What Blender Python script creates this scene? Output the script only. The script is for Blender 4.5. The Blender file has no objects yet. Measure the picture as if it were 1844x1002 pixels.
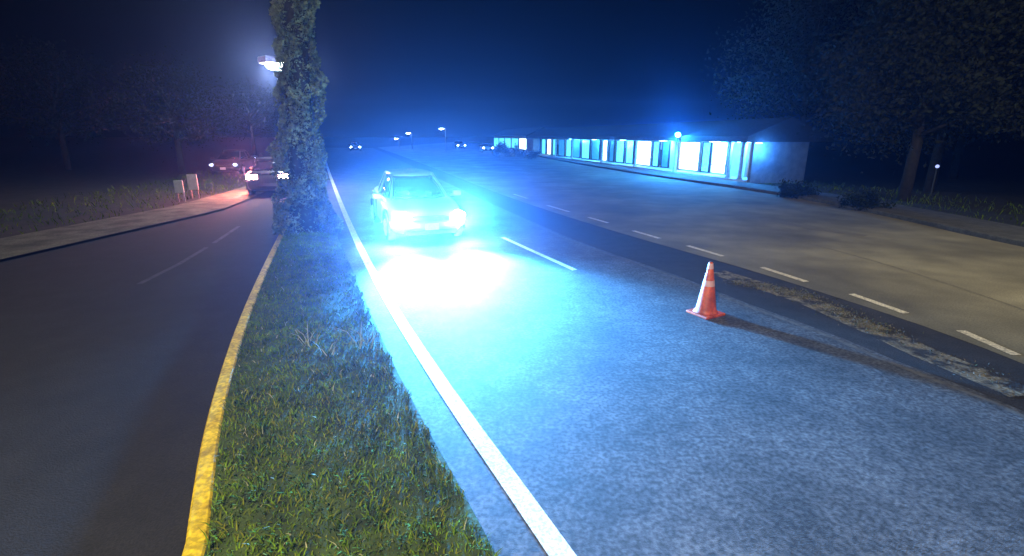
import bpy, bmesh, math, random
import numpy as np
from mathutils import Vector, Matrix
random.seed(7); RNG = np.random.default_rng(7)
sc = bpy.context.scene
COL = sc.collection

# ---------------------------------------------------------------- camera
F = 900.0; CH = 2.4; PITCH = math.atan((501-245)/F)
cd = bpy.data.cameras.new('camera'); cam = bpy.data.objects.new('camera', cd); COL.objects.link(cam)
cd.sensor_width = 36; cd.lens = 36*F/1844; cd.clip_start = 0.05; cd.clip_end = 3000
cam.location = (0, 0, CH); cam.rotation_euler = (math.pi/2-PITCH, 0, 0)
sc.camera = cam
# ---------------------------------------------------------------- sky, moonlight, exposure
w = bpy.data.worlds.new('World'); sc.world = w; w.use_nodes = True
nt = w.node_tree; bg = nt.nodes['Background']
sky = nt.nodes.new('ShaderNodeTexSky'); sky.sky_type = 'NISHITA'; sky.sun_disc = False
SUN_EL = math.radians(-9); SUN_ROT = math.radians(200)
sky.sun_elevation = SUN_EL; sky.sun_rotation = SUN_ROT
nt.links.new(sky.outputs[0], bg.inputs[0]); bg.inputs[1].default_value = 0.006
sd = bpy.data.lights.new('moonlight', 'SUN'); sd.energy = 0.006; sd.angle = math.radians(0.5); sd.color = (1, .93, .85)
so = bpy.data.objects.new('moonlight', sd); COL.objects.link(so)
so.rotation_euler = (math.radians(50), 0, math.radians(200))
sc.view_settings.view_transform = 'Standard'; sc.view_settings.look = 'None'
sc.view_settings.exposure = 0; sc.view_settings.gamma = 1
sc.cycles.volume_bounces = 0; sc.cycles.max_bounces = 6
sc.cycles.sample_clamp_indirect = 6

# ---------------------------------------------------------------- helpers
def G(px, py, z=0.0):
    """where the sight line of a photo pixel meets the ground"""
    x = (px-922)/F; y = -(py-501)/F
    dy = math.cos(PITCH)+y*math.sin(PITCH); dz = -math.sin(PITCH)+y*math.cos(PITCH)
    t = (z-CH)/dz
    return Vector((x*t, dy*t, z))
def R(px, py, Y):
    x = (px-922)/F; y = -(py-501)/F
    dy = math.cos(PITCH)+y*math.sin(PITCH); dz = -math.sin(PITCH)+y*math.cos(PITCH)
    t = Y/dy
    return Vector((x*t, Y, CH+dz*t))

def tag(o, label=None, cat=None, group=None, kind=None):
    if label: o['label'] = label
    if cat: o['category'] = cat
    if group: o['group'] = group
    if kind: o['kind'] = kind
    return o
def thing(name, label, cat, loc=(0, 0, 0), rz=0, group=None):
    o = bpy.data.objects.new(name, None); COL.objects.link(o); o.empty_display_size = .2
    o.location = loc; o.rotation_euler = (0, 0, rz)
    return tag(o, label, cat, group)
def obj(name, bm, mat, parent=None, smooth=False):
    me = bpy.data.meshes.new(name)
    bmesh.ops.recalc_face_normals(bm, faces=bm.faces)
    bm.to_mesh(me); bm.free()
    if smooth:
        for p in me.polygons: p.use_smooth = True
    for m in (mat if isinstance(mat, (list, tuple)) else [mat]): me.materials.append(m)
    o = bpy.data.objects.new(name, me); COL.objects.link(o)
    if parent: o.parent = parent
    return o
def pyd(name, v, f, mat, parent=None, midx=None, smooth=False):
    me = bpy.data.meshes.new(name)
    v = np.asarray(v, np.float32); f = np.asarray(f, np.int32)
    me.vertices.add(len(v)); me.vertices.foreach_set('co', v.ravel())
    k = f.shape[1]; me.loops.add(f.size); me.loops.foreach_set('vertex_index', f.ravel())
    me.polygons.add(len(f)); me.polygons.foreach_set('loop_start', np.arange(0, f.size, k, dtype=np.int32))
    me.polygons.foreach_set('loop_total', np.full(len(f), k, np.int32))
    for m in (mat if isinstance(mat, (list, tuple)) else [mat]): me.materials.append(m)
    if midx is not None: me.polygons.foreach_set('material_index', np.asarray(midx, np.int32))
    me.update(); me.validate()
    o = bpy.data.objects.new(name, me); COL.objects.link(o)
    if parent: o.parent = parent
    return o
def add_box(bm, c, s, rz=0, bevel=0):
    r = bmesh.ops.create_cube(bm, size=1)
    vs = r['verts']
    M = Matrix.Translation(c) @ Matrix.Rotation(rz, 4, 'Z') @ Matrix.Diagonal((s[0], s[1], s[2], 1))
    bmesh.ops.transform(bm, matrix=M, verts=vs)
    if bevel:
        es = list({e for v in vs for e in v.link_edges})
        bmesh.ops.bevel(bm, geom=es, offset=bevel, segments=2, affect='EDGES', profile=.6)
def box(c, s, rz=0, bevel=0):
    bm = bmesh.new(); add_box(bm, c, s, rz, bevel); return bm
def add_tube(bm, pts, rad, n=10):
    """tapered tube along points; rad a list"""
    pts = [Vector(p) for p in pts]
    if not isinstance(rad, (list, tuple)): rad = [rad]*len(pts)
    rings = []
    for i, p in enumerate(pts):
        d = (pts[min(i+1, len(pts)-1)]-pts[max(i-1, 0)]).normalized()
        a = d.cross(Vector((0, 1, 0)) if abs(d.y) < .9 else Vector((1, 0, 0))).normalized(); b = d.cross(a)
        rings.append([bm.verts.new(p+(a*math.cos(t)+b*math.sin(t))*rad[i]) for t in [2*math.pi*k/n for k in range(n)]])
    for r0, r1 in zip(rings, rings[1:]):
        for k in range(n): bm.faces.new((r0[k], r0[(k+1) % n], r1[(k+1) % n], r1[k]))
    bm.faces.new(rings[0][::-1]); bm.faces.new(rings[-1])
def tube(pts, rad, n=10):
    bm = bmesh.new(); add_tube(bm, pts, rad, n); return bm
def loft(secs, close=True):
    bm = bmesh.new(); rings = [[bm.verts.new(p) for p in s] for s in secs]; n = len(secs[0])
    for a, b in zip(rings, rings[1:]):
        for k in range(n): bm.faces.new((a[k], a[(k+1) % n], b[(k+1) % n], b[k]))
    if close: bm.faces.new(rings[0][::-1]); bm.faces.new(rings[-1])
    return bm
def resample(pts, step):
    pts = [Vector((p[0], p[1])) for p in pts]; out = []
    for a, b in zip(pts, pts[1:]):
        n = max(1, int((b-a).length/step))
        out += [a+(b-a)*k/n for k in range(n)]
    return out+[pts[-1]]
def smooth_line(pts, it=2):
    """chaikin corner cutting"""
    p = [Vector((q[0], q[1])) for q in pts]
    for _ in range(it):
        o = [p[0]]
        for a, b in zip(p, p[1:]): o += [a*.75+b*.25, a*.25+b*.75]
        p = o+[p[-1]]
    return p
def strip_between(A, B, z, n=60, m=1):
    """sheet between two lines"""
    def lin(P, n):
        P = [Vector((q[0], q[1])) for q in P]
        L = [0]
        for a, b in zip(P, P[1:]): L.append(L[-1]+(b-a).length)
        out = []
        for k in range(n+1):
            # denser near the camera
            s = L[-1]*(k/n)**1.6
            for i in range(len(P)-1):
                if s <= L[i+1]+1e-6:
                    out.append(P[i]+(P[i+1]-P[i])*((s-L[i])/max(1e-6, L[i+1]-L[i]))); break
            else: out.append(P[-1])
        return out
    a = lin(A, n); b = lin(B, n); bm = bmesh.new(); rows = []
    for p, q in zip(a, b):
        rows.append([bm.verts.new((p.x+(q.x-p.x)*j/m, p.y+(q.y-p.y)*j/m, z)) for j in range(m+1)])
    for r0, r1 in zip(rows, rows[1:]):
        for j in range(m): bm.faces.new((r0[j], r1[j], r1[j+1], r0[j+1]))
    return bm
def offset(P, d):
    out = []
    for i, p in enumerate(P):
        t = (P[min(i+1, len(P)-1)]-P[max(i-1, 0)]).normalized()
        out.append(p+Vector((t.y, -t.x))*d)
    return out
def line_mark(P, wd, z):
    P = [Vector((p[0], p[1])) for p in P]
    return strip_between(offset(P, -wd/2), offset(P, wd/2), z, n=max(2, len(P)*2))

# ---------------------------------------------------------------- materials
def mat(name, col, rough=.6, col2=None, scale=8, detail=4, bump=0, bscale=60, metal=0, spec=.5, speck=None, contrast=(.35, .65), coat=0, emit=None, es=0, trans=0, alpha=1, big=None):
    m = bpy.data.materials.new(name); m.use_nodes = True; nt = m.node_tree; P = nt.nodes['Principled BSDF']
    L = nt.links.new
    P.inputs['Roughness'].default_value = rough; P.inputs['Metallic'].default_value = metal
    P.inputs['Specular IOR Level'].default_value = spec; P.inputs['Coat Weight'].default_value = coat
    P.inputs['Transmission Weight'].default_value = trans
    tc = nt.nodes.new('ShaderNodeTexCoord')
    c2 = col2 or tuple(c*.8 for c in col)
    n1 = nt.nodes.new('ShaderNodeTexNoise'); n1.inputs['Scale'].default_value = scale; n1.inputs['Detail'].default_value = detail
    L(tc.outputs['Object'], n1.inputs['Vector'])
    cr = nt.nodes.new('ShaderNodeValToRGB'); cr.color_ramp.elements[0].position = contrast[0]; cr.color_ramp.elements[1].position = contrast[1]
    cr.color_ramp.elements[0].color = (*c2, 1); cr.color_ramp.elements[1].color = (*col, 1)
    L(n1.outputs['Fac'], cr.inputs['Fac']); out = cr.outputs['Color']
    if speck:   # (scale, lo, hi) multiplies by fine grain
        n2 = nt.nodes.new('ShaderNodeTexNoise'); n2.inputs['Scale'].default_value = speck[0]; n2.inputs['Detail'].default_value = 3
        L(tc.outputs['Object'], n2.inputs['Vector'])
        mr = nt.nodes.new('ShaderNodeMapRange'); mr.inputs['From Min'].default_value = .36; mr.inputs['From Max'].default_value = .64
        mr.inputs['To Min'].default_value = speck[1]; mr.inputs['To Max'].default_value = speck[2]
        L(n2.outputs['Fac'], mr.inputs['Value'])
        mx = nt.nodes.new('ShaderNodeMix'); mx.data_type = 'RGBA'; mx.blend_type = 'MULTIPLY'; mx.inputs['Factor'].default_value = 1
        L(out, mx.inputs['A']); L(mr.outputs['Result'], mx.inputs['B']); out = mx.outputs['Result']
    if big:     # (scale, lo, hi) broad wear patches
        n4 = nt.nodes.new('ShaderNodeTexNoise'); n4.inputs['Scale'].default_value = big[0]; n4.inputs['Detail'].default_value = 5
        L(tc.outputs['Object'], n4.inputs['Vector'])
        mr = nt.nodes.new('ShaderNodeMapRange'); mr.inputs['From Min'].default_value = .3; mr.inputs['From Max'].default_value = .7
        mr.inputs['To Min'].default_value = big[1]; mr.inputs['To Max'].default_value = big[2]
        L(n4.outputs['Fac'], mr.inputs['Value'])
        mx = nt.nodes.new('ShaderNodeMix'); mx.data_type = 'RGBA'; mx.blend_type = 'MULTIPLY'; mx.inputs['Factor'].default_value = 1
        L(out, mx.inputs['A']); L(mr.outputs['Result'], mx.inputs['B']); out = mx.outputs['Result']
    L(out, P.inputs['Base Color'])
    if bump:
        n3 = nt.nodes.new('ShaderNodeTexNoise'); n3.inputs['Scale'].default_value = bscale; n3.inputs['Detail'].default_value = 4
        L(tc.outputs['Object'], n3.inputs['Vector'])
        b = nt.nodes.new('ShaderNodeBump'); b.inputs['Strength'].default_value = bump; b.inputs['Distance'].default_value = .01
        L(n3.outputs['Fac'], b.inputs['Height']); L(b.outputs['Normal'], P.inputs['Normal'])
    if emit:
        P.inputs['Emission Color'].default_value = (*emit, 1); P.inputs['Emission Strength'].default_value = es
    return m
M = {}
M['soil'] = mat('soil', (.03, .028, .02), .95, (.012, .014, .008), 1.5, bump=.5, bscale=20)
M['asphalt'] = mat('asphalt', (.085, .085, .086), .8, (.05, .05, .051), 7, bump=.3, bscale=90, speck=(28, .55, 1.5), big=(1.3, .62, 1.3))
M['asphalt_dark'] = mat('dark_asphalt', (.030, .027, .026), .85, (.018, .017, .017), 4, bump=.5, bscale=80, speck=(60, .6, 1.4), big=(.8, .8, 1.2))
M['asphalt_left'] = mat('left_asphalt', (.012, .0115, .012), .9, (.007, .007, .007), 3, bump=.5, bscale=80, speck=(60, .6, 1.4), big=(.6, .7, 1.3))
M['concrete'] = mat('tan_concrete', (.235, .21, .135), .85, (.165, .145, .09), 1.2, bump=.3, bscale=60, speck=(45, .8, 1.2), big=(.45, .55, 1.3))
M['verge'] = mat('verge_concrete', (.17, .16, .10), .9, (.06, .06, .03), 1.6, bump=.4, bscale=40, speck=(30, .7, 1.3))
M['seam'] = mat('road_seam', (.13, .12, .105), .9, (.07, .065, .06), 9, bump=.3)
M['white'] = mat('white_road_paint', (.84, .84, .82), .65, (.62, .62, .6), 14, speck=(45, .6, 1.15), bump=.3, big=(1.7, .8, 1.1), contrast=(.3, .5))
M['oldwhite'] = mat('worn_white_paint', (.78, .68, .48), .7, (.42, .36, .25), 12, speck=(50, .6, 1.2), contrast=(.3, .5))
M['yellow'] = mat('yellow_kerb_paint', (.70, .47, .008), .65, (.48, .30, .006), 7, speck=(26, .55, 1.12), bump=.4, big=(3, .75, 1.15), contrast=(.3, .5))
M['kerb'] = mat('kerb_concrete', (.1, .1, .095), .9, (.06, .06, .055), 5, bump=.3, speck=(40, .7, 1.2))
M['grassbase'] = mat('turf_soil', (.05, .075, .010), 1, (.02, .03, .005), 5, bump=.8, bscale=25)
M['blade'] = mat('grass_blade', (.13, .20, .012), .95, (.045, .075, .005), 4, detail=6, speck=(20, .5, 1.5), spec=.05)
M['blade2'] = mat('grass_blade_olive', (.20, .19, .018), .95, (.08, .10, .009), 6, spec=.05)
M['dry'] = mat('dry_grass', (.42, .38, .2), .8, (.25, .22, .1), 10)
M['leaf'] = mat('tree_leaf', (.012, .019, .008), .95, (.004, .007, .003), 3, detail=5, speck=(12, .5, 1.5))
M['leaf2'] = mat('tree_leaf_dark', (.02, .03, .014), .9, (.007, .011, .006), 2, spec=.1)
M['ivy'] = mat('ivy_leaf', (.17, .19, .09), .7, (.06, .075, .035), 3, detail=5, speck=(9, .45, 1.5))
M['bark'] = mat('bark', (.03, .025, .018), .95, (.015, .012, .009), 9, bump=1, bscale=25)
M['carpaint'] = mat('silver_car_paint', (.36, .37, .38), .3, (.33, .34, .35), 3, metal=.3, coat=.6)
M['darkpaint'] = mat('dark_car_paint', (.04, .04, .05), .3, (.03, .03, .04), 3, coat=.6)
M['glass'] = mat('car_glass', (.02, .025, .03), .06, (.015, .02, .025), 3, spec=.8)
M['rubber'] = mat('tyre_rubber', (.02, .02, .02), .85, (.012, .012, .012), 20, bump=.3)
M['rim'] = mat('rim_metal', (.45, .45, .46), .35, (.35, .35, .36), 8, metal=.9)
M['blackplastic'] = mat('black_plastic', (.03, .03, .032), .5, (.02, .02, .02), 12)
M['headlamp'] = mat('headlamp_lens', (.8, .85, .9), .1, emit=(.45, .75, 1), es=900)
M['dimhead'] = mat('dim_headlamp_lens', (.8, .85, .9), .1, emit=(.5, .6, 1), es=2.5)
M['farlamp'] = mat('far_headlamp_lens', (.8, .85, .9), .1, emit=(.6, .75, 1), es=60)
M['tail'] = mat('tail_lamp_lens', (.5, .02, .02), .2, emit=(1, .4, .34), es=200)
M['taildark'] = mat('tail_lamp_unlit', (.3, .01, .01), .2)
M['plate'] = mat('number_plate', (.7, .7, .66), .5, (.6, .6, .58), 20)
M['galv'] = mat('galvanised_steel', (.35, .36, .37), .5, (.25, .26, .27), 12, metal=.6)
M['orange'] = mat('orange_cone_plastic', (.80, .125, .025), .5, (.55, .08, .02), 6, bump=.1, speck=(25, .8, 1.1), big=(5, .6, 1.15))
M['collar'] = mat('reflective_collar', (.75, .42, .36), .4, (.62, .34, .30), 25)
M['lampglow'] = mat('street_lamp_lens', (.9, .9, .9), .3, emit=(.85, .93, 1), es=250)
M['farglow'] = mat('far_lamp_lens', (.9, .9, .9), .3, emit=(.6, .75, 1), es=70)
M['warmglow'] = mat('sodium_lamp_lens', (.9, .8, .6), .3, emit=(1, .8, .5), es=30)
M['wall'] = mat('pale_render_wall', (.6, .62, .62), .85, (.5, .52, .52), 3, bump=.2)
M['endwall'] = mat('grey_end_wall', (.22, .25, .28), .9, (.14, .16, .19), 3, bump=.2)
M['roof'] = mat('dark_roof_tile', (.03, .028, .03), .9, (.018, .017, .018), 6, bump=.8, bscale=14)
M['post'] = mat('painted_post', (.5, .52, .53), .7, (.35, .37, .38), 8)
M['darktrim'] = mat('dark_trim', (.03, .04, .05), .6)
M['winbright'] = mat('lit_window_white', (.8, .8, .8), .3, (.6, .7, .7), 5, emit=(.72, .97, 1), es=4)
M['wincyan'] = mat('lit_window_cyan', (.5, .7, .7), .3, (.2, .4, .45), 5, emit=(.10, .62, .85), es=1.9)
M['winblue'] = mat('dim_window_blue', (.1, .2, .3), .2, (.05, .1, .2), 5, emit=(.03, .30, .75), es=.9)
M['bluebeacon'] = mat('blue_beacon_lens', (.1, .3, .9), .2, emit=(.1, .5, 1), es=120)
M['signwhite'] = mat('pale_sign_face', (.6, .63, .68), .6, (.5, .53, .58), 10)

M['weed'] = mat('weed_leaf', (.14, .13, .055), .9, (.07, .065, .03), 6, spec=.1)
M['drygrey'] = mat('dry_weed', (.20, .18, .13), .9, (.10, .09, .07), 12)
# ---------------------------------------------------------------- the ground and roads
GP = lambda L: [G(*p).xy for p in L]
GPz = lambda L: [G(*p, .12).xy for p in L]
bm = bmesh.new(); bmesh.ops.create_grid(bm, x_segments=40, y_segments=40, size=900)
g = obj('ground', bm, M['soil']); g.location = (0, 0, -.03); tag(g, kind='structure')

edge = GP([(960, 925), (870, 800), (790, 685), (700, 545), (650, 450), (625, 395), (605, 345), (592, 310), (585, 285), (580, 265), (578, 256)])
edge = [Vector((1.9, -1.2)), Vector((1.0, .9))]+edge
grassR = GP([(850, 915), (760, 760), (700, 640), (665, 560), (625, 465), (602, 410), (592, 360), (584, 320), (578, 290), (574, 266)])
grassR = [Vector((1.4, -1.2)), Vector((.6, .8))]+grassR
kerbL = GPz([(352, 1002), (360, 925), (378, 790), (405, 680), (435, 585), (470, 500), (503, 430), (525, 385), (545, 340), (556, 300), (562, 268)])
kerbL = [Vector((-.9, -1.2)), Vector((-1.35, .9))]+kerbL
kerbL = smooth_line(kerbL); grassR = smooth_line(grassR); edge = smooth_line(edge)
curb = GP([(1808, 440), (1600, 390), (1400, 350), (1200, 322), (1050, 298), (960, 281), (900, 268), (860, 260), (820, 256)])
curb = [Vector((12.5, -1.2)), Vector((12.2, 5))]+curb; curb = smooth_line(curb)
stripU = GP([(1900, 680), (1808, 640), (1630, 575), (1535, 545), (1380, 495), (1240, 455), (1130, 424), (1000, 384), (900, 350), (800, 310), (720, 280), (680, 266)])
stripU = [Vector((6.4, -1.2)), Vector((6.2, 1.5))]+stripU; stripU = smooth_line(stripU)
stripL = GP([(1900, 765), (1808, 722), (1640, 662), (1490, 597), (1330, 542), (1229, 498), (1050, 440), (960, 400), (880, 365), (790, 322), (710, 284), (672, 267)])
stripL = [Vector((5.4, -1.2)), Vector((5.1, 1.2))]+stripL; stripL = smooth_line(stripL)
def verge_line(px): # left verge edge
    return GP(px)
vA = GP([(322, 398), (400, 380), (455, 358), (490, 342), (520, 325), (545, 300), (556, 272)])
d0 = (vA[0]-vA[1]).normalized(); vA = [vA[0]+d0*16, vA[0]+d0*6]+vA
vB = GP([(322, 372), (400, 350), (455, 334), (490, 322), (518, 308), (540, 290), (552, 268)])
vB = [vB[0]+d0*17, vB[0]+d0*6]+vB
S = lambda name, bm, m: tag(obj(name, bm, m), kind='structure')
S('road', strip_between(grassR, stripL, 0.0, 90, 6), M['asphalt'])
S('turn_lane', strip_between(stripL, stripU, -.004, 90, 3), M['asphalt_dark'])
S('far_carriageway', strip_between(stripU, curb, 0.0, 90, 5), M['concrete'])
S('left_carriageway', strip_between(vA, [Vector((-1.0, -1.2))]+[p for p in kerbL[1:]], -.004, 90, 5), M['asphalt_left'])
S('verge_pavement', strip_between(vB, vA, .05, 60, 2), M['verge'])
# kerbs
def kerb(name, P, wd, z0, z1, m):
    P = resample(P, .6); a = offset(P, -wd/2); b = offset(P, wd/2)
    secs = []
    for p, q in zip(a, b):
        d = (q-p)*.12
        secs.append([(p.x, p.y, z0), (p.x, p.y, z1-.015), (p.x+d.x, p.y+d.y, z1), (q.x-d.x, q.y-d.y, z1), (q.x, q.y, z1-.015), (q.x, q.y, z0)])
    return S(name, loft(secs), m)
kerb('painted_kerb', kerbL, .12, -.03, .13, M['yellow'])
kerb('kerb', offset(curb, .08), .15, -.03, .12, M['kerb'])
# pavement past the far kerb
S('pavement', strip_between(offset(curb, .16), offset(curb, 1.9), .10, 80, 2), M['kerb'])
# seam beside the turn lane
S('road_seam', line_mark(offset(stripL, -.12), .07, .005), M['seam'])
S('edge_line', line_mark(edge, .15, .005), M['white'])
# lane dashes
def dash(a, b, wd, m, z=.005):
    A = Vector(G(*a).xy); B = Vector(G(*b).xy)
    return S('lane_marking', line_mark([A, (A+B)/2, B], wd, z), m)
dash((905, 428), (1035, 487), .11, M['white'])
RD = [((1730, 596), (1830, 640)), ((1533, 530), (1632, 565)), ((1372, 482), (1452, 508)), ((1238, 443), (1302, 462)), ((1140, 416), (1188, 430)), ((1060, 392), (1095, 402)), ((985, 370), (1025, 382)), ((925, 350), (950, 358))]
for a, b in RD: dash(a, b, .12, M['oldwhite'])
# joints in the tan concrete
def joint(px, wd=.05, m=None):
    return S('concrete_joint', line_mark(smooth_line(GP(px)), wd, .004), m or M['oldwhite'])
joint([(1960, 600), (1808, 546), (1690, 506), (1560, 466), (1400, 424)], .03, M['drygrey'])
M['stain'] = mat('tyre_stain', (.185, .165, .105), .8, (.15, .13, .085), 5)
joint([(1560, 425), (1480, 415), (1400, 400), (1330, 388)], .35, M['stain'])
# lane line on the left carriageway
for a, b in [((250, 512), (322, 476)), ((322, 476), (372, 446)), ((385, 438), (430, 408))]:
    A = Vector(G(*a).xy); B = Vector(G(*b).xy)
    S('lane_marking', line_mark([A, (A+B)/2, B], .10, .002), M['stain2'] if 'stain2' in M else M.setdefault('stain2', mat('faded_line', (.07, .065, .065), .8, (.03, .03, .03), 6)))

# ---------------------------------------------------------------- median turf
def median_sheet():
    def lin(P, n):
        L = [0]
        for a, b in zip(P, P[1:]): L.append(L[-1]+(b-a).length)
        out = []
        for k in range(n+1):
            s = L[-1]*(k/n)**1.6
            i = max(j for j in range(len(P)) if L[j] <= s+1e-6); i = min(i, len(P)-2)
            out.append(P[i]+(P[i+1]-P[i])*((s-L[i])/max(1e-6, L[i+1]-L[i])))
        return out
    return lin(offset(kerbL, .06), 160), lin(grassR, 160)
mA, mB = median_sheet()
def med_h(u): return .12+.04*math.sin(math.pi*u)*(1-u)-.105*u**2
bm = bmesh.new(); rows = []
for p, q in zip(mA, mB):
    rows.append([bm.verts.new((p.x+(q.x-p.x)*j/10, p.y+(q.y-p.y)*j/10, med_h(j/10)+random.uniform(-.006, .006))) for j in range(11)])
for a, b in zip(rows, rows[1:]):
    for j in range(10): bm.faces.new((a[j], a[j+1], b[j+1], b[j]))
S('median_soil', bm, M['grassbase'])
def blades(pos, hgt, wid, lean):
    n = len(pos); th = RNG.uniform(0, 2*np.pi, n)
    d = np.stack([np.cos(th), np.sin(th), np.zeros(n)], 1)
    le = RNG.uniform(0, 2*np.pi, n); lv = np.stack([np.cos(le), np.sin(le), np.zeros(n)], 1)*(lean*hgt)[:, None]
    up = np.zeros((n, 3)); up[:, 2] = hgt
    a = pos-d*wid[:, None]/2; b = pos+d*wid[:, None]/2
    m1 = pos+lv*.35+up*.6; c = m1+d*wid[:, None]*.35; e = m1-d*wid[:, None]*.35; t = pos+lv+up*.95
    V = np.concatenate([a, b, c, e, t]); i = np.arange(n)
    Fq = np.stack([i, i+n, i+2*n, i+3*n], 1); Ft = np.stack([i+3*n, i+2*n, i+4*n, i+4*n], 1)
    return V, Fq, np.stack([i+3*n, i+2*n, i+4*n], 1)
def scatter_median(n):
    # points by arc parameter, weighted to the near part
    k = RNG.random(n)**1.15*110; u = np.clip(RNG.random(n), 0, 1); i = k.astype(int); fr = k-i
    A = np.array([(p.x, p.y) for p in mA]); B = np.array([(p.x, p.y) for p in mB])
    a = A[i]*(1-fr)[:, None]+A[i+1]*fr[:, None]; b = B[i]*(1-fr)[:, None]+B[i+1]*fr[:, None]
    # ragged edge towards the road
    u = u*(.985+.015*np.sin(k*3.1)+.012*np.sin(k*7.7+1))
    p = a+(b-a)*u[:, None]; z = .12+.04*np.sin(np.pi*u)*(1-u)-.105*u**2
    return np.concatenate([p, z[:, None]-.005], 1), u
P0, U = scatter_median(150000)
clump = (np.sin(P0[:, 0]*9+2*np.sin(P0[:, 1]*5))*np.sin(P0[:, 1]*8+2*np.sin(P0[:, 0]*6))+1)/2
h = (.018+.045*RNG.random(len(P0))**1.5)*(.55+.9*clump)
V, Fq, Ft = blades(P0, h, (.005+.008*RNG.random(len(P0))), .4+.9*RNG.random(len(P0)))
faces = np.concatenate([Ft, Fq[:, [0, 1, 2]], Fq[:, [0, 2, 3]]])
mi = (RNG.random(len(P0)) < (.15+.35*(1-clump))).astype(int); dry = RNG.random(len(P0)) < .02; mi[dry] = 2
gr = pyd('grass', V, faces, [M['blade'], M['blade2'], M['dry']], midx=np.tile(mi, 3)); tag(gr, 'green and olive grass covering the median', 'grass', kind='stuff')
# pale dry tufts standing in the median
def tuft(px, py, n, ht, label):
    c = G(px, py); q = np.zeros((n, 3)); q[:, 0] = c.x+RNG.normal(0, .05, n); q[:, 1] = c.y+RNG.normal(0, .05, n); q[:, 2] = .1
    V, Fq, Ft = blades(q, ht*(.5+.6*RNG.random(n)), .008+.006*RNG.random(n), .4+.6*RNG.random(n))
    V[:, 0] -= c.x; V[:, 1] -= c.y
    o = pyd('grass_tuft', V, np.concatenate([Ft, Fq[:, [0, 1, 2]], Fq[:, [0, 2, 3]]]), M['dry'])
    o.location = (c.x, c.y, 0); tag(o, label, 'plant', 'dry tufts in the median grass')
tuft(560, 640, 14, .30, 'tall thin dry grass tuft left of the middle of the median')
tuft(600, 655, 8, .16, 'shortest dry grass tuft, between the two taller ones on the median')
tuft(648, 640, 16, .30, 'straw coloured grass tuft on the median nearest the white edge line')
# weeds and litter in the turn lane
def weed_band():
    pts = [(1330, 508), (1420, 525), (1480, 545), (1540, 575), (1600, 600), (1660, 630), (1700, 645), (1770, 672)]
    P = smooth_line(GP(pts)); P = resample(P, .05); n = 9000
    idx = RNG.integers(0, len(P), n); base = np.array([(p.x, p.y) for p in P])[idx]
    cl = np.sin(idx*.21)+np.sin(idx*.083+1)+.6*np.sin(idx*.51); keep = RNG.random(n) < np.clip(.42+.3*cl, .03, 1); base = base[keep]; n = len(base)
    q = np.concatenate([base+RNG.normal(0, [.13, .10], (n, 2)), np.zeros((n, 1))], 1)
    V, Fq, Ft = blades(q, .006+.022*RNG.random(n)**2, .008+.012*RNG.random(n), .6+1.5*RNG.random(n))
    mi = (RNG.random(n) < .55).astype(int)
    o = pyd('weeds', V, np.concatenate([Ft, Fq[:, [0, 1, 2]], Fq[:, [0, 2, 3]]]), [M['weed'], M['drygrey']], midx=np.tile(mi, 3))
    tag(o, 'low dry weeds and litter along the seam of the dark turn lane', 'weeds', kind='stuff')
weed_band()
M['dirt'] = mat('worn_dirt', (.20, .165, .10), .95, (.024, .021, .019), 5, detail=8, bump=1, bscale=30, speck=(30, .5, 1.4), contrast=(.42, .58))
for _w, _p in [(.42, [(1290, 490), (1420, 530), (1480, 552), (1540, 580), (1600, 605), (1660, 634), (1700, 650), (1770, 678), (1850, 712)])]:
    S('worn_strip', line_mark(resample(smooth_line(GP(_p)), .15), _w, .001), M['dirt'])
# rough grass past the far kerb and the left verge
def rough(name, line, wd, n, hmax, label):
    P = resample(line, .1); P = [p for p in P if p.y > 1]; idx = RNG.integers(0, len(P), n); base = np.array([(p.x, p.y) for p in P])[idx]
    q = np.zeros((n, 3)); q[:, :2] = base; q[:, 0] += wd[0]+(wd[1]-wd[0])*RNG.random(n); q[:, 1] += RNG.normal(0, .2, n); q[:, 2] = -.03
    V, Fq, Ft = blades(q, .06+hmax*RNG.random(n)**2, .015+.02*RNG.random(n), .4+.8*RNG.random(n))
    tag(pyd(name, V, np.concatenate([Ft, Fq[:, [0, 1, 2]], Fq[:, [0, 2, 3]]]), M['blade']), label, 'grass', kind='stuff')
rough('verge_grass', [p for p in offset(curb, 2.0)], (0, 5), 14000, .22, 'dark rough grass behind the far kerb')
rough('verge_grass', [p for p in vB], (-6, -.2), 9000, .25, 'dark rough grass beyond the left verge')

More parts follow.
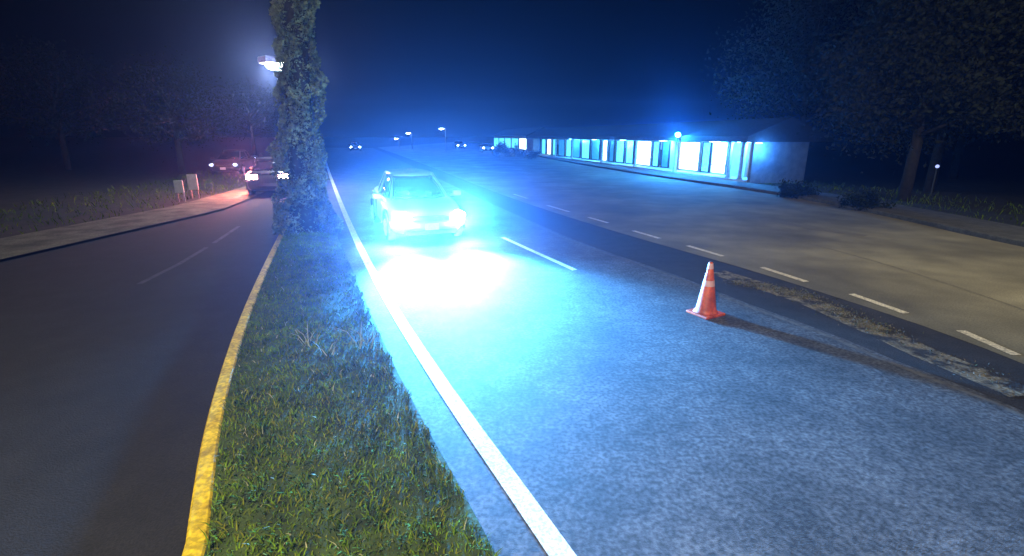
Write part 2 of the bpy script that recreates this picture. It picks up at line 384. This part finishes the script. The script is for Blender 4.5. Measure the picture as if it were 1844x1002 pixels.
# ---------------------------------------------------------------- cars
def copy_tree(o, parent=None):
    c = o.copy(); COL.objects.link(c)
    if parent: c.parent = parent
    for ch in list(o.children): copy_tree(ch, c)
    return c
def make_car(name, label, paint, head, tail, loc, rz, group, tall=0):
    t = thing(name, label, 'car', loc, rz, group)
    st = [(-2.25, .34, .60, .86, .62), (-2.18, .26, .66, .98, .80), (-1.9, .22, .80, 1.03, .87), (-1.2, .20, .86, 1.02, .90), (-.3, .20, .86, .98, .91), (.7, .20, .84, .98, .91),
          (1.2, .20, .80, .93, .90), (1.75, .21, .74, .87, .85), (2.08, .24, .68, .80, .74), (2.22, .32, .58, .70, .54)]
    secs = []
    for x, zb, zm, zt, w_ in st:
        half = [(0, zb), (w_*.82, zb), (w_*.97, zb+.07), (w_, (zb+zm)/2), (w_*.985, zm), (w_*.90, zt-.025), (w_*.6, zt), (0, zt+.012)]
        ring = [(x, y, z) for y, z in half]+[(x, -y, z) for y, z in half[-2:0:-1]]
        secs.append(ring)
    bm = loft(secs)
    b = obj('body', bm, paint, t, smooth=True)
    md = b.modifiers.new('sub', 'SUBSURF'); md.levels = md.render_levels = 2
    # cabin: glass block with painted roof and pillars
    T = 1.46+tall
    low = [(1.18, 0), (1.12, .40), (.96, .70), (.3, .80), (-.9, .80), (-1.7, .68), (-1.92, .42), (-1.98, 0)]
    top = [(.28, 0), (.23, .33), (.08, .52), (-.3, .575), (-.9, .56), (-1.22, .47), (-1.34, .28), (-1.37, 0)]
    full = lambda P, z, k=1.0, c=-.5: [((x-c)*k+c, y*k, z) for x, y in P]+[((x-c)*k+c, -y*k, z) for x, y in P[-2:0:-1]]
    mid = [(l[0]*.48+u[0]*.52+.02, l[1]*.42+u[1]*.58+.015*(l[1] > 0)) for l, u in zip(low, top)]
    zl = .94
    gh = obj('window_glass', loft([full(low, zl), full(mid, (zl+T)/2+.01), full(top, T-.03)]), M['glass'], t, smooth=True)
    rf = obj('roof', loft([full(top, T-.05, 1.035), full(top, T-.01, 1.04), full(top, T+.03, .97), full(top, T+.055, .8), full(top, T+.068, .45)]), paint, t, smooth=True)
    for s in (-1, 1):
        for (l, u) in (((1.02, .69), (.12, .52)), ((-.35, .81), (-.45, .585)), ((-1.72, .68), (-1.22, .475))):
            obj('pillar', tube([(l[0], s*l[1], zl-.02), (u[0], s*u[1], T)], .035, 6), paint, t)
    for s in (-1, 1):
        # wheels
        for x in (1.38, -1.35):
            wh = bmesh.new(); prof = [(.0, .10), (.20, .10), (.30, .105), (.325, .07), (.325, -.07), (.30, -.105), (.0, -.105)]
            n = 28; rings = []
            for r, y in prof:
                rings.append([wh.verts.new((x+r*math.cos(2*math.pi*k/n), s*.80+y, .33+r*math.sin(2*math.pi*k/n))) for k in range(n)] if r > 0 else None)
            rr = [q for q in rings if q]
            for a, c in zip(rr, rr[1:]):
                for k in range(n): wh.faces.new((a[k], a[(k+1) % n], c[(k+1) % n], c[k]))
            wh.faces.new(rr[0]); wh.faces.new(rr[-1][::-1])
            wo = obj('wheel', wh, M['rubber'], t, smooth=False)
            rm = bmesh.new(); bmesh.ops.create_cone(rm, cap_ends=True, segments=20, radius1=.21, radius2=.18, depth=.03, matrix=Matrix.Translation((x, s*(.80+.117), .33)) @ Matrix.Rotation(-s*math.pi/2, 4, 'X'))
            for k in range(5):
                a = 2*math.pi*k/5
                add_box(rm, (x+.10*math.cos(a), s*.935, .33+.10*math.sin(a)), (.05, .02, .05))
            obj('rim', rm, M['rim'], wo)
            ar = bmesh.new(); pts = [(x+.40*math.cos(a), s*.895, .33+.40*math.sin(a)) for a in [math.radians(q) for q in range(-8, 189, 14)]]
            add_tube(ar, pts, .035, 6); obj('wheel_arch', ar, M['blackplastic'], t)
        # lamps
        hl = bmesh.new(); bmesh.ops.create_uvsphere(hl, u_segments=20, v_segments=12, radius=1, matrix=Matrix.Translation((2.08, s*.64, .645)) @ Matrix.Rotation(-s*.45, 4, 'Z') @ Matrix.Diagonal((.11, .19, .095, 1)))
        obj('headlight', hl, head, t, smooth=True)
        tl = bmesh.new(); add_box(tl, (-2.19, s*.60, .80), (.06, .42, .17), s*-.2, .02); obj('tail_light', tl, tail, t)
        mr = bmesh.new(); add_box(mr, (.78, s*1.0, 1.0), (.12, .20, .13), 0, .03); add_tube(mr, [(.80, s*.82, .96), (.80, s*.93, .98)], .025, 6); obj('wing_mirror', mr, paint, t)
        # door shut lines
        for xx in (.95, -.32, -1.3): obj('door_seam', tube([(xx, s*.905, .30), (xx, s*.918, .55), (xx, s*.90, .86)], .008, 5), M['blackplastic'], t)
    bm = bmesh.new(); add_box(bm, (2.225, 0, .615), (.05, .86, .11), 0, .015)
    gl = obj('grille', bm, M['blackplastic'], t)
    for k in range(4): obj('bar', box((2.252, 0, .58+k*.025), (.012, .82, .007)), M['rim'], gl)
    bm = bmesh.new(); secs = []
    for y in np.linspace(-.86, .86, 13):
        x = 2.22-.34*(abs(y)/.86)**3.2+.045
        secs.append([(x-.14, y, .36), (x, y, .37), (x+.025, y, .43), (x, y, .50), (x-.14, y, .51)])
    bm = loft(secs); obj('front_bumper', bm, paint, t)
    bm = bmesh.new(); add_box(bm, (2.20, 0, .30), (.10, 1.2, .09), 0, .02); obj('lower_intake', bm, M['blackplastic'], t)
    bm = bmesh.new(); secs = []
    for y in np.linspace(-.84, .84, 11):
        x = -2.22+.30*(abs(y)/.84)**3.2-.045
        secs.append([(x+.14, y, .36), (x, y, .37), (x-.025, y, .44), (x, y, .54), (x+.14, y, .55)])
    obj('rear_bumper', loft(secs), paint, t)
    obj('number_plate', box((2.312, 0, .44), (.012, .32, .15), 0, .003), M['plate'], t)
    # wipers
    for y in (.35, -.25): obj('wiper', tube([(1.16, y, .965), (1.10, y-.40, .985)], .010, 5), M['blackplastic'], t)
    return t
c0 = G(776, 440); front = Vector((math.sin(math.radians(21)), -math.cos(math.radians(21)), 0))
HD = math.atan2(front.y, front.x)
car_c = Vector((c0.x, c0.y, 0))-front*2.1
car = make_car('car', 'silver car with dazzling blue-white headlights driving towards the cone', M['carpaint'], M['headlamp'], M['taildark'], car_c, HD, 'cars on the road')
# headlight beams, plus added halo and glare lights ahead of the lenses
def lamp_at(parent, typ, loc, col, power, radius=.06, spot=None, blend=1, aim=None, name='lamp'):
    ld = bpy.data.lights.new(name, typ); ld.energy = power; ld.color = col
    ld.shadow_soft_size = radius
    if typ == 'SPOT': ld.spot_size = math.radians(spot); ld.spot_blend = blend
    lo = bpy.data.objects.new(name, ld); COL.objects.link(lo); lo.location = loc
    if aim is not None: lo.rotation_euler = Vector(aim).to_track_quat('-Z', 'Y').to_euler()
    if parent: lo.parent = parent
    return lo
BLUE = (.07, .38, 1)
for s in (-1, 1):
    lamp_at(car, 'SPOT', (2.32, s*.63, .64), BLUE, 35000, .26, 59, .9, (1, .0, -.09), 'headlight_beam')
    lamp_at(car, 'SPOT', (2.34, s*.63, .64), BLUE, 1000, .14, 50, 1, (1, -.05, -.20), 'headlight_low_beam')
    lamp_at(car, 'SPOT', (2.62, s*.78, .72), BLUE, 4200, .10, 104, .9, (1, -.02, .06), 'headlight_halo_fill')  # added ahead of the lens to widen the halo in the haze
    lamp_at(car, 'POINT', (2.50, s*.72, .72), BLUE, 160, .10, name='headlight_glare_fill')  # added light for the glare over the car front

# far cars
def far_car(name, label, px, py, rz, paint, head, tail):
    p = G(px, py); t = copy_tree(car_proto); t.location = (p.x, p.y, 0); t.rotation_euler = (0, 0, rz)
    t['label'] = label
    for ch in t.children:
        b = ch.name.split('.')[0]
        if b in ('body', 'roof', 'pillar', 'front_bumper', 'rear_bumper', 'wing_mirror'):
            ch.material_slots[0].link = 'OBJECT'; ch.material_slots[0].material = paint
        if b == 'headlight': ch.material_slots[0].link = 'OBJECT'; ch.material_slots[0].material = head
        if b == 'tail_light': ch.material_slots[0].link = 'OBJECT'; ch.material_slots[0].material = tail
    return t
car_proto = make_car('car', '', M['carpaint'], M['farlamp'], M['tail'], (0, 0, 0), 0, 'cars on the road')
FARS = [('dark car braking with glowing red tail lights beside the leafy column', 499, 345, math.radians(108), M['darkpaint'], M['taildark'], M['tail']),
        ('distant car with headlights on, straight above the left edge of the silver car', 640, 272, math.radians(-72), M['darkpaint'], M['farlamp'], M['taildark']),
        ('distant car with its headlights on by the far end of the lit building', 827, 268, math.radians(-72), M['darkpaint'], M['farlamp'], M['taildark']),
        ('distant dark car between the lit building and the nearest oncoming headlights', 876, 274, math.radians(-80), M['darkpaint'], M['farlamp'], M['taildark']),
        ('distant car with dim headlights on the left carriageway', 424, 312, math.radians(-78), M['darkpaint'], M['dimhead'], M['taildark'])]
for i, (lb, px, py, rz, pt, hd, tl) in enumerate(FARS):
    far_car('car', lb, px, py, rz, pt, hd, tl)
for o in [car_proto]+list(car_proto.children_recursive): bpy.data.objects.remove(o)
tp = G(485, 349)
lamp_at(None, 'SPOT', (tp.x-.0, tp.y-.3, .8), (1, .25, .12), 1500, .1, 150, 1, (.25, -1, -.5), 'tail_light_beam')
lamp_at(None, 'POINT', (tp.x-.55, tp.y-.35, .85), (1, .16, .12), 3000, .2, name='tail_light_glow')
lamp_at(None, 'POINT', (tp.x+.3, tp.y-.3, .85), (1, .16, .12), 3000, .2, name='tail_light_glow')

# ---------------------------------------------------------------- traffic cone
cp = G(1270, 566)
cone = thing('traffic_cone', 'orange traffic cone with pale reflective collars standing in the road', 'cone', (cp.x, cp.y, 0), math.radians(28))
bm = bmesh.new(); add_box(bm, (0, 0, .022), (.37, .37, .036), 0, .012); obj('base', bm, M['orange'], cone)
def lathe(prof, n=40, z0=0):
    bm = bmesh.new(); rings = [[bm.verts.new((r*math.cos(2*math.pi*k/n), r*math.sin(2*math.pi*k/n), z)) for k in range(n)] for r, z in prof]
    for a, b in zip(rings, rings[1:]):
        for k in range(n): bm.faces.new((a[k], a[(k+1) % n], b[(k+1) % n], b[k]))
    bm.faces.new(rings[0][::-1]); bm.faces.new(rings[-1]); return bm
rad = lambda z: .145-(.145-.028)*(z-.04)/.70
obj('cone_body', lathe([(.17, .04), (.150, .055), (rad(.09), .09), (rad(.74), .74), (.022, .75)]), M['orange'], cone, smooth=True)
obj('reflective_collar', lathe([(rad(.42)+.003, .42), (rad(.50)+.003, .50)]), M['collar'], cone)
obj('reflective_collar', lathe([(rad(.66)+.003, .66), (rad(.735)+.003, .735)]), M['collar'], cone)

# ---------------------------------------------------------------- foliage
def leaves(C, size, flat=.0):
    n = len(C); a = RNG.normal(size=(n, 3)); a /= np.linalg.norm(a, axis=1)[:, None]
    b = RNG.normal(size=(n, 3)); b -= (b*a).sum(1)[:, None]*a; b /= np.linalg.norm(b, axis=1)[:, None]
    s = size*(.6+.8*RNG.random(n)); a = a*s[:, None]; b = b*(s*.55)[:, None]
    V = np.concatenate([C-a, C-b, C+a, C+b]); i = np.arange(n)
    return V, np.stack([i, i+n, i+2*n, i+3*n], 1)
# leafy column in the median
tb = G(548, 424)
ivt = thing('ivy_covered_tree', 'tall straight tree trunk thickly clad in ivy at the end of the median', 'tree', (tb.x, tb.y, .05))
bm = tube([(0, 0, -.1), (.16, 0, 2), (.28, 0, 4), (.46, 0, 6.5), (.6, .1, 8.5), (.7, .3, 10)], [.36, .30, .27, .24, .15, .05], 14)
for k in range(7):
    a = k*2.4; z = 6.0+.5*k
    add_tube(bm, [(.45, 0, z), (.5+1.0*math.cos(a), 1.0*math.sin(a), z+.9), (.5+2.0*math.cos(a), 2.0*math.sin(a), z+1.3)], [.10, .06, .02], 7)
obj('trunk', bm, M['bark'], ivt, smooth=True)
n = 46000; z = RNG.random(n)*7.0; th = RNG.random(n)*2*np.pi
rr = .60+.10*np.clip(1-z/1.8, -.2, 1)+.07*np.sin(z*4+2*np.sin(th*2))+.05*np.sin(th*5+z*2.3)+.05*np.sin(z*11+th*3)
pat = np.sin(th*3+z*1.9)+np.sin(z*3.7-th*2+1)+.8*np.sin(z*6.1+th*4)+.6*np.sin(z*9-th*7)
rr += .06*pat-.02; sel = RNG.random(n) < np.clip(.62+.33*pat, .06, 1)
rr *= (1-.052*z); rr = rr-np.abs(RNG.normal(0, .07, n))
V, Fc = leaves(np.stack([rr*np.cos(th)+.075*z, rr*np.sin(th), z], 1)[sel], (.026+.026*RNG.random(n)**2)[sel])
n2 = 26000; k = RNG.integers(0, 26, n2); cc = np.stack([RNG.normal(.6, 1.0, 26), RNG.normal(0, 1.0, 26), RNG.uniform(6.6, 10.3, 26)], 1)
C2 = cc[k]+RNG.normal(0, .33, (n2, 3)); V2, F2 = leaves(C2, .07)
pyd('crown', np.concatenate([V, V2]), np.concatenate([Fc, F2+len(V)]), M['ivy'], ivt)
# low shrub at the foot of it
def shrub(px, py, w_, h_, n, label, m=None, name='shrub', z0=0):
    p = G(px, py); t = thing(name, label, 'shrub', (p.x, p.y, z0))
    K = 16; cc = np.stack([RNG.normal(0, w_*.27, K), RNG.normal(0, w_*.2, K), RNG.uniform(.2, .85, K)*h_], 1)
    k = RNG.integers(0, K, n); V, Fc = leaves(cc[k]+RNG.normal(0, .13*min(w_, h_)+.03, (n, 3)), .03+.02*h_)
    V[:, 2] = np.maximum(V[:, 2], -.02)
    pyd('foliage', V, Fc, m or M['leaf'], t)
    for q in range(5): obj('stem', tube([(0, 0, -.05), (cc[q][0]*.5, cc[q][1]*.5, cc[q][2]*.6), tuple(cc[q])], [.03, .02, .008], 6), M['bark'], t)
    return t
def tree(x, y, H, W, n, label, m, trunk_r=.22, base=.35, group='dark trees on the right'):
    t = thing('tree', label, 'tree', (x, y, -.03), 0, group)
    bm = bmesh.new(); K = 24; cc = []
    add_tube(bm, [(0, 0, 0), (.05, 0, H*.3), (-.1, .1, H*.6), (0, 0, H*.85)], [trunk_r, trunk_r*.8, trunk_r*.5, trunk_r*.15], 10)
    for k in range(K):
        a = k*2.399+random.random(); u = (k+.5)/K; zz = H*(base+(1-base)*u); r = W/2*math.sqrt(max(.05, 1-((u-.42)/.62)**2))*random.uniform(.45, .95)
        c = Vector((r*math.cos(a), r*math.sin(a), zz)); cc.append(c[:])
        if k % 2 == 0: add_tube(bm, [(0, 0, H*(.28+.4*u)), (c.x*.5, c.y*.5, (H*(.28+.4*u)+c.z)/2+.2), c], [trunk_r*.4, trunk_r*.22, .03], 6)
    obj('trunk', bm, M['bark'], t, smooth=True)
    cc = np.array(cc); k = RNG.integers(0, K, n); sg = W*.085*(.6+.8*RNG.random(K))
    C = cc[k]+RNG.normal(0, 1, (n, 3))*sg[k][:, None]*[1.2, 1.2, .8]
    V, Fc = leaves(C, .035+.0075*W); pyd('crown', V, Fc, m, t)
    return t
TR = [(15.2, 19.5, 7.5, 6.0, 30000, 'spreading dark tree at the near corner of the lit building'),
      (19.0, 23.0, 9.5, 7.0, 28000, 'tallest dark tree, second to the right of the lit building'),
      (19.5, 16.0, 8.0, 6.5, 30000, 'broad dark tree nearest the road at the right edge'),
      (25.0, 20.5, 9.0, 7.0, 20000, 'dark tree set back at the far right behind the others'),
      (17.2, 31.0, 10.0, 8.0, 18000, 'tall dark tree rising behind the roof of the lit building'),
      (26.0, 30.0, 11.0, 8.0, 9000, 'dark tree farthest back on the right')]
for a in TR: tree(*a, M['leaf'])
for a in [(-22, 34, 6.5, 6, 7000, 'dark tree behind the left verge, nearer the white car'), (-33, 38, 8, 7, 7000, 'tall dark tree at the far left'), (-31, 62, 8, 8, 5000, 'dark tree far beyond the left carriageway')]:
    tree(*a, M['leaf2'], group='dark trees on the left')
shrub(918, 283, 3.2, 1.5, 5000, 'dark rounded shrub in front of the far end of the lit building', M['leaf2'])
shrub(955, 287, 1.6, .8, 2500, 'smaller low shrub beside the dark rounded one', M['leaf2'])
for i, (px, py) in enumerate([(1440, 362), (1560, 385)]):
    shrub(px, py-6, 1.4, .6, 2500, ['low bush on the verge close to the corner of the building', 'low bush on the verge under the nearest dark tree'][i], M['leaf2'])

# ---------------------------------------------------------------- lit building on the right
b0 = G(1338, 332).xy; b1 = G(955, 280.5).xy
ax = (b1-b0); LEN = ax.length; th = math.atan2(ax.y, ax.x)
print('BUILDING', b0, b1, LEN)
bld = thing('shop_building', 'long low building with brightly lit cyan-white openings under a dark roof', 'building', (b0.x, b0.y, 0), th)
# local +x runs away along the front, local -y faces away from the road
sgn = -1   # depth direction
E_ = 2.1
bm = bmesh.new(); add_box(bm, (LEN/2, sgn*3.6, 1.3), (LEN, .2, 2.6)); add_box(bm, (LEN-.1, sgn*1.9, 1.1), (.2, 3.2, 2.2))
obj('wall', bm, M['wall'], bld)
obj('end_wall', box((-.12, sgn*1.85, 1.08), (.2, 3.3, 2.08)), M['endwall'], bld)
bm = box((-.35, sgn*.35, 2.05), (.12, .3, .05), 0, .01); obj('porch_lamp', bm, M['winbright'], bld)
# front wall: sill band and piers
bm = bmesh.new()
add_box(bm, (LEN/2, sgn*.55, .11), (LEN, 1.1, .2))
obj('porch_slab', bm, M['wall'], bld)
bm = bmesh.new()
prof = [(-.45, E_), (-.45, E_+.28), (2.0, 3.3), (5.0, E_+.1), (5.0, E_)]
secs = [[(x, sgn*y, z) for y, z in prof] for x in (-.5, LEN*.33, LEN*.66, LEN+.5)]
obj('roof', loft(secs), M['roof'], bld)
# the front: windows and wall pieces, listed by where they sit along the front
def along(px):   # distance along the front where the sight line of a column crosses it
    k = (px-922)/F; best = None
    # solve (b0+u*s).x / depth = k with depth along the view axis
    u = ax/LEN
    def f(s):
        p = b0+u*s+Vector((u.y, -u.x))*YFD; d = p.y*math.cos(PITCH)+(CH-1)*math.sin(PITCH); return p.x/d-k
    lo, hi = -2, LEN+30
    for _ in range(60):
        m_ = (lo+hi)/2
        if f(m_) > 0: lo = m_
        else: hi = m_
    return lo
YFD = 1.15
fr = [(1345, 1312, 'wall'), (1309, 1282, 'bright'), (1279, 1264, 'cyan'), (1260, 1224, 'bright'), (1219, 1208, 'wall'), (1205, 1192, 'blue'),
      (1187, 1176, 'cyan'), (1173, 1147, 'bright'), (1141, 1128, 'cyan'), (1124, 1110, 'cyan'), (1106, 1098, 'blue'), (1094, 1086, 'bright'), (1080, 1066, 'blue'), (1062, 1048, 'cyan'), (1045, 1032, 'blue'), (1029, 1020, 'cyan'), (1017, 1006, 'blue'), (1003, 996, 'cyan'), (993, 986, 'bright'), (983, 976, 'cyan'), (973, 967, 'blue'), (965, 958, 'cyan')]
YF = sgn*1.15
bmw = bmesh.new()
for a, b, k in fr:
    s0, s1 = along(a), along(b); s0 = max(0.0, s0); s1 = min(LEN, s1)
    if s1-s0 < .15: continue
    c = (s0+s1)/2; wd = s1-s0
    if k == 'wall': add_box(bmw, (c, YF, 1.15), (wd, .14, 1.9)); continue
    fm = bmesh.new()
    for sx in (s0+.03, s1-.03): add_box(fm, (sx, YF+.0, 1.12), (.06, .12, 1.74))
    add_box(fm, (c, YF, 2.02), (wd, .12, .06)); add_box(fm, (c, YF, .27), (wd, .12, .08))
    wn = obj('window', fm, M['darktrim'] if k != 'bright' else M['post'], bld)
    pm = bmesh.new(); add_box(pm, (c, YF, 1.15), (wd-.12, .02, 1.68)); obj('pane', pm, {'bright': M['winbright'], 'cyan': M['wincyan'], 'blue': M['winblue']}[k], wn)
    if k == 'bright' and wd > 1:
        pm = bmesh.new(); add_box(pm, (c, YF+.03, .75), (wd-.14, .03, .05)); obj('rail', pm, M['darktrim'], wn)
    if k == 'cyan':
        pm = bmesh.new(); add_box(pm, (c+.1, YF-.3, .9), (wd*.35, .2, 1.1), 0, .04); obj('shelf', pm, M['darktrim'], wn)
add_box(bmw, (LEN/2, YF, .18), (LEN, .16, .12)); add_box(bmw, (LEN/2, YF-sgn*.0, 2.09), (LEN, .10, .06))
obj('front_wall', bmw, M['wall'], bld)
# porch posts
YFD = .1
for px in (1334, 1313, 1216, 1144, 1084, 1030, 1000):
    s0 = along(px); pb = bmesh.new(); add_box(pb, (s0, sgn*.12, 1.15), (.13, .13, 1.9), 0, .01); add_box(pb, (s0, sgn*.12, .25), (.2, .2, .1)); add_box(pb, (s0, sgn*.12, 2.06), (.2, .2, .07)); obj('post', pb, M['post'], bld)
# porch lamps
for s0 in [along(q) for q in (1320, 1270, 1180, 1110, 1060, 1020)]:
    pb = bmesh.new(); add_box(pb, (s0, sgn*.6, 2.07), (.9, .12, .04), 0, .01); pl = obj('porch_lamp', pb, M['winbright'], bld)
    lamp_at(bld, 'POINT', (s0, sgn*.5, 1.9), (.06, .40, 1), 650, .1, name='porch_light')
lamp_at(bld, 'POINT', (-.75, sgn*.45, 1.75), (.05, .30, 1), 350, .08, name='porch_light')
# annex towards the shrub (far end)
a0 = G(950, 279).xy; a1 = G(890, 270.5).xy; v = a1-a0
anx = thing('annex_building', 'small far annex with pale cyan lit windows left of the long building', 'building', (a0.x, a0.y, 0), math.atan2(v.y, v.x))
Lx = v.length
obj('wall', box((Lx/2, -2, 1.2), (Lx, 4, 2.4)), M['wall'], anx)
obj('roof', loft([[(x, .4, 2.4), (x, -2, 3.5), (x, -4.4, 2.4)] for x in (-.4, Lx+.4)]), M['roof'], anx)
for k in range(5):
    c = Lx*(k+.5)/5; fm = bmesh.new(); add_box(fm, (c, .02, 1.35), (Lx/6, .10, 1.5)); wn = obj('window', fm, M['darktrim'], anx)
    pm = bmesh.new(); add_box(pm, (c, .08, 1.35), (Lx/6-.2, .04, 1.35)); obj('pane', pm, M['winbright'] if k == 0 else M['wincyan'], wn)
# blue beacon fixed at the eave
s0 = along(1236)
ub = ax/LEN; pb_ = b0+ub*s0; nrm = Vector((ub.y, -ub.x))*(1 if sgn < 0 else -1)
bcn = thing('beacon_lamp', 'round blue lamp glowing on the roof edge of the lit building', 'lamp', (pb_.x-nrm.x*.62, pb_.y-nrm.y*.62, 2.1), 0)
obj('bracket', box((0, 0, .10), (.12, .12, .30), 0, .01), M['darktrim'], bcn)
sp = bmesh.new(); bmesh.ops.create_uvsphere(sp, u_segments=16, v_segments=10, radius=.14, matrix=Matrix.Translation((0, 0, .36))); obj('lens', sp, M['bluebeacon'], bcn, smooth=True)
lamp_at(bcn, 'POINT', (-nrm.x*.25, -nrm.y*.25, .42), (.02, .28, 1), 3500, .08, name='beacon_light')

# ---------------------------------------------------------------- street lamps and signs
def street_lamp(base, head, label, hm, group='distant street lamps', size=1.0, pole_r=.07):
    base = Vector(base); head = Vector(head); t = thing('street_lamp', label, 'street lamp', base, 0, group)
    h = head-base; top = h.z+.12
    obj('pole', tube([(0, 0, 0), (0, 0, top*.5), (0, 0, top)], [pole_r*1.3, pole_r, pole_r*.7], 10), M['galv'], t)
    if h.xy.length > .05: obj('arm', tube([(0, 0, top-.03), (h.x*.5, h.y*.5, top+.12), (h.x, h.y, top)], [pole_r*.6, pole_r*.5, pole_r*.45], 8), M['galv'], t)
    hd = bmesh.new(); add_box(hd, (h.x, h.y, h.z+.07*size), (.6*size, .3*size, .12*size), math.atan2(h.y, h.x) if h.xy.length > .05 else 0, .03*size); ho = obj('lamp_head', hd, M['galv'], t)
    ln = bmesh.new(); bmesh.ops.create_uvsphere(ln, u_segments=16, v_segments=8, radius=1, matrix=Matrix.Translation((h.x, h.y, h.z)) @ Matrix.Diagonal((.22*size, .14*size, .09*size, 1))); obj('lens', ln, hm, ho, smooth=True)
    return t
hp = R(500, 118, 24.0); bp = R(548, 300, 24.6)
street_lamp((bp.x, bp.y, 0), hp, 'bright white street lamp reaching out from behind the ivy-covered tree', M['lampglow'], None, 2.4, .09)
lamp_at(None, 'POINT', hp+Vector((0, -.3, -.3)), (.75, .88, 1), 1800, .15, name='street_lamp_light')
for i, (px, py, Y, lb) in enumerate([(795, 232, 85, 'highest of the three small distant lamps over the silver car'), (735, 240, 95, 'middle small distant lamp over the silver car roof'), (713, 250, 110, 'lowest small distant lamp over the silver car'), (455, 284, 60, 'small distant lamp above the red tail lights on the left')]):
    p = R(px, py, Y)
    street_lamp((p.x+.6, p.y, 0), p, lb, M['farglow'], 'distant street lamps', 1.6)
for i, (px, py, Y, lb) in enumerate([(1688, 300, 21, 'lone dim lamp on a short post among the dark trees')]):
    p = R(px, py, Y)
    gl_ = thing('garden_lamp', lb, 'lamp', (p.x, p.y, 0))
    obj('post', tube([(0, 0, 0), (0, 0, p.z-.06)], .03, 8), M['darktrim'], gl_)
    M['dimglow'] = mat('dim_lamp_lens', (.6, .6, .7), .3, emit=(.35, .42, .9), es=1.6)
    sp = bmesh.new(); bmesh.ops.create_uvsphere(sp, u_segments=12, v_segments=8, radius=.07, matrix=Matrix.Translation((0, 0, p.z))); obj('lens', sp, M['dimglow'], gl_)
# small pale posts and boards past the left verge
def board(px, py, w_, h_, label):
    p = G(px, py); t = thing('signboard', label, 'sign', (p.x, p.y, 0), math.radians(12), 'pale boards beyond the left verge')
    obj('panel', box((0, 0, h_/2+.35), (w_, .05, h_), 0, .01), M['signwhite'], t)
    for s in (-1, 1): obj('post', tube([(s*w_*.35, .04, 0), (s*w_*.35, .04, h_+.3)], .03, 6), M['galv'], t)
board(352, 358, .35, .6, 'narrow pale board beyond the left verge, right of the other one')
board(327, 364, .30, .45, 'small pale board farthest left beyond the verge')

# street lamps of the place that light the foreground (their heads are above and outside the view)
WARM = (1, .90, .66)
for (x, y, hz, hx, hy, lb, pw, col, aim) in [(13.6, 3.2, 8.0, 12.2, 4.0, 'tall warm street lamp on the far kerb to the right', 3000, WARM, (-.35, 1.5, -1.2)),
                                   (-3.6, -3.2, 7.0, -2.2, -2.4, 'tall warm street lamp on the left verge behind the view', 5400, (1, .93, .76), (.16, 1.6, -1.0))]:
    street_lamp((x, y, 0), (hx, hy, hz), lb, M['warmglow'], 'tall street lamps by the road', 1.3)
    lamp_at(None, 'SPOT', (hx, hy, hz-.25), col, pw, .25, 115, .8, aim, 'street_lamp_beam')

# ---------------------------------------------------------------- haze
bm = bmesh.new(); add_box(bm, (0, 70, 5.5), (190, 170, 13))
hz = obj('haze', bm, M['soil']); tag(hz, 'thin night haze glowing round the headlights and lamps', 'haze', kind='stuff')
hm = bpy.data.materials.new('haze_air'); hm.use_nodes = True; n_ = hm.node_tree
n_.nodes.remove(n_.nodes['Principled BSDF']); vol = n_.nodes.new('ShaderNodeVolumePrincipled')
vol.inputs['Color'].default_value = (.4, .5, 1, 1); vol.inputs['Density'].default_value = .0019; vol.inputs['Anisotropy'].default_value = .88  # blue of the headlight glow put into the haze colour
n_.links.new(vol.outputs[0], n_.nodes['Material Output'].inputs['Volume'])
hz.data.materials.clear(); hz.data.materials.append(hm)
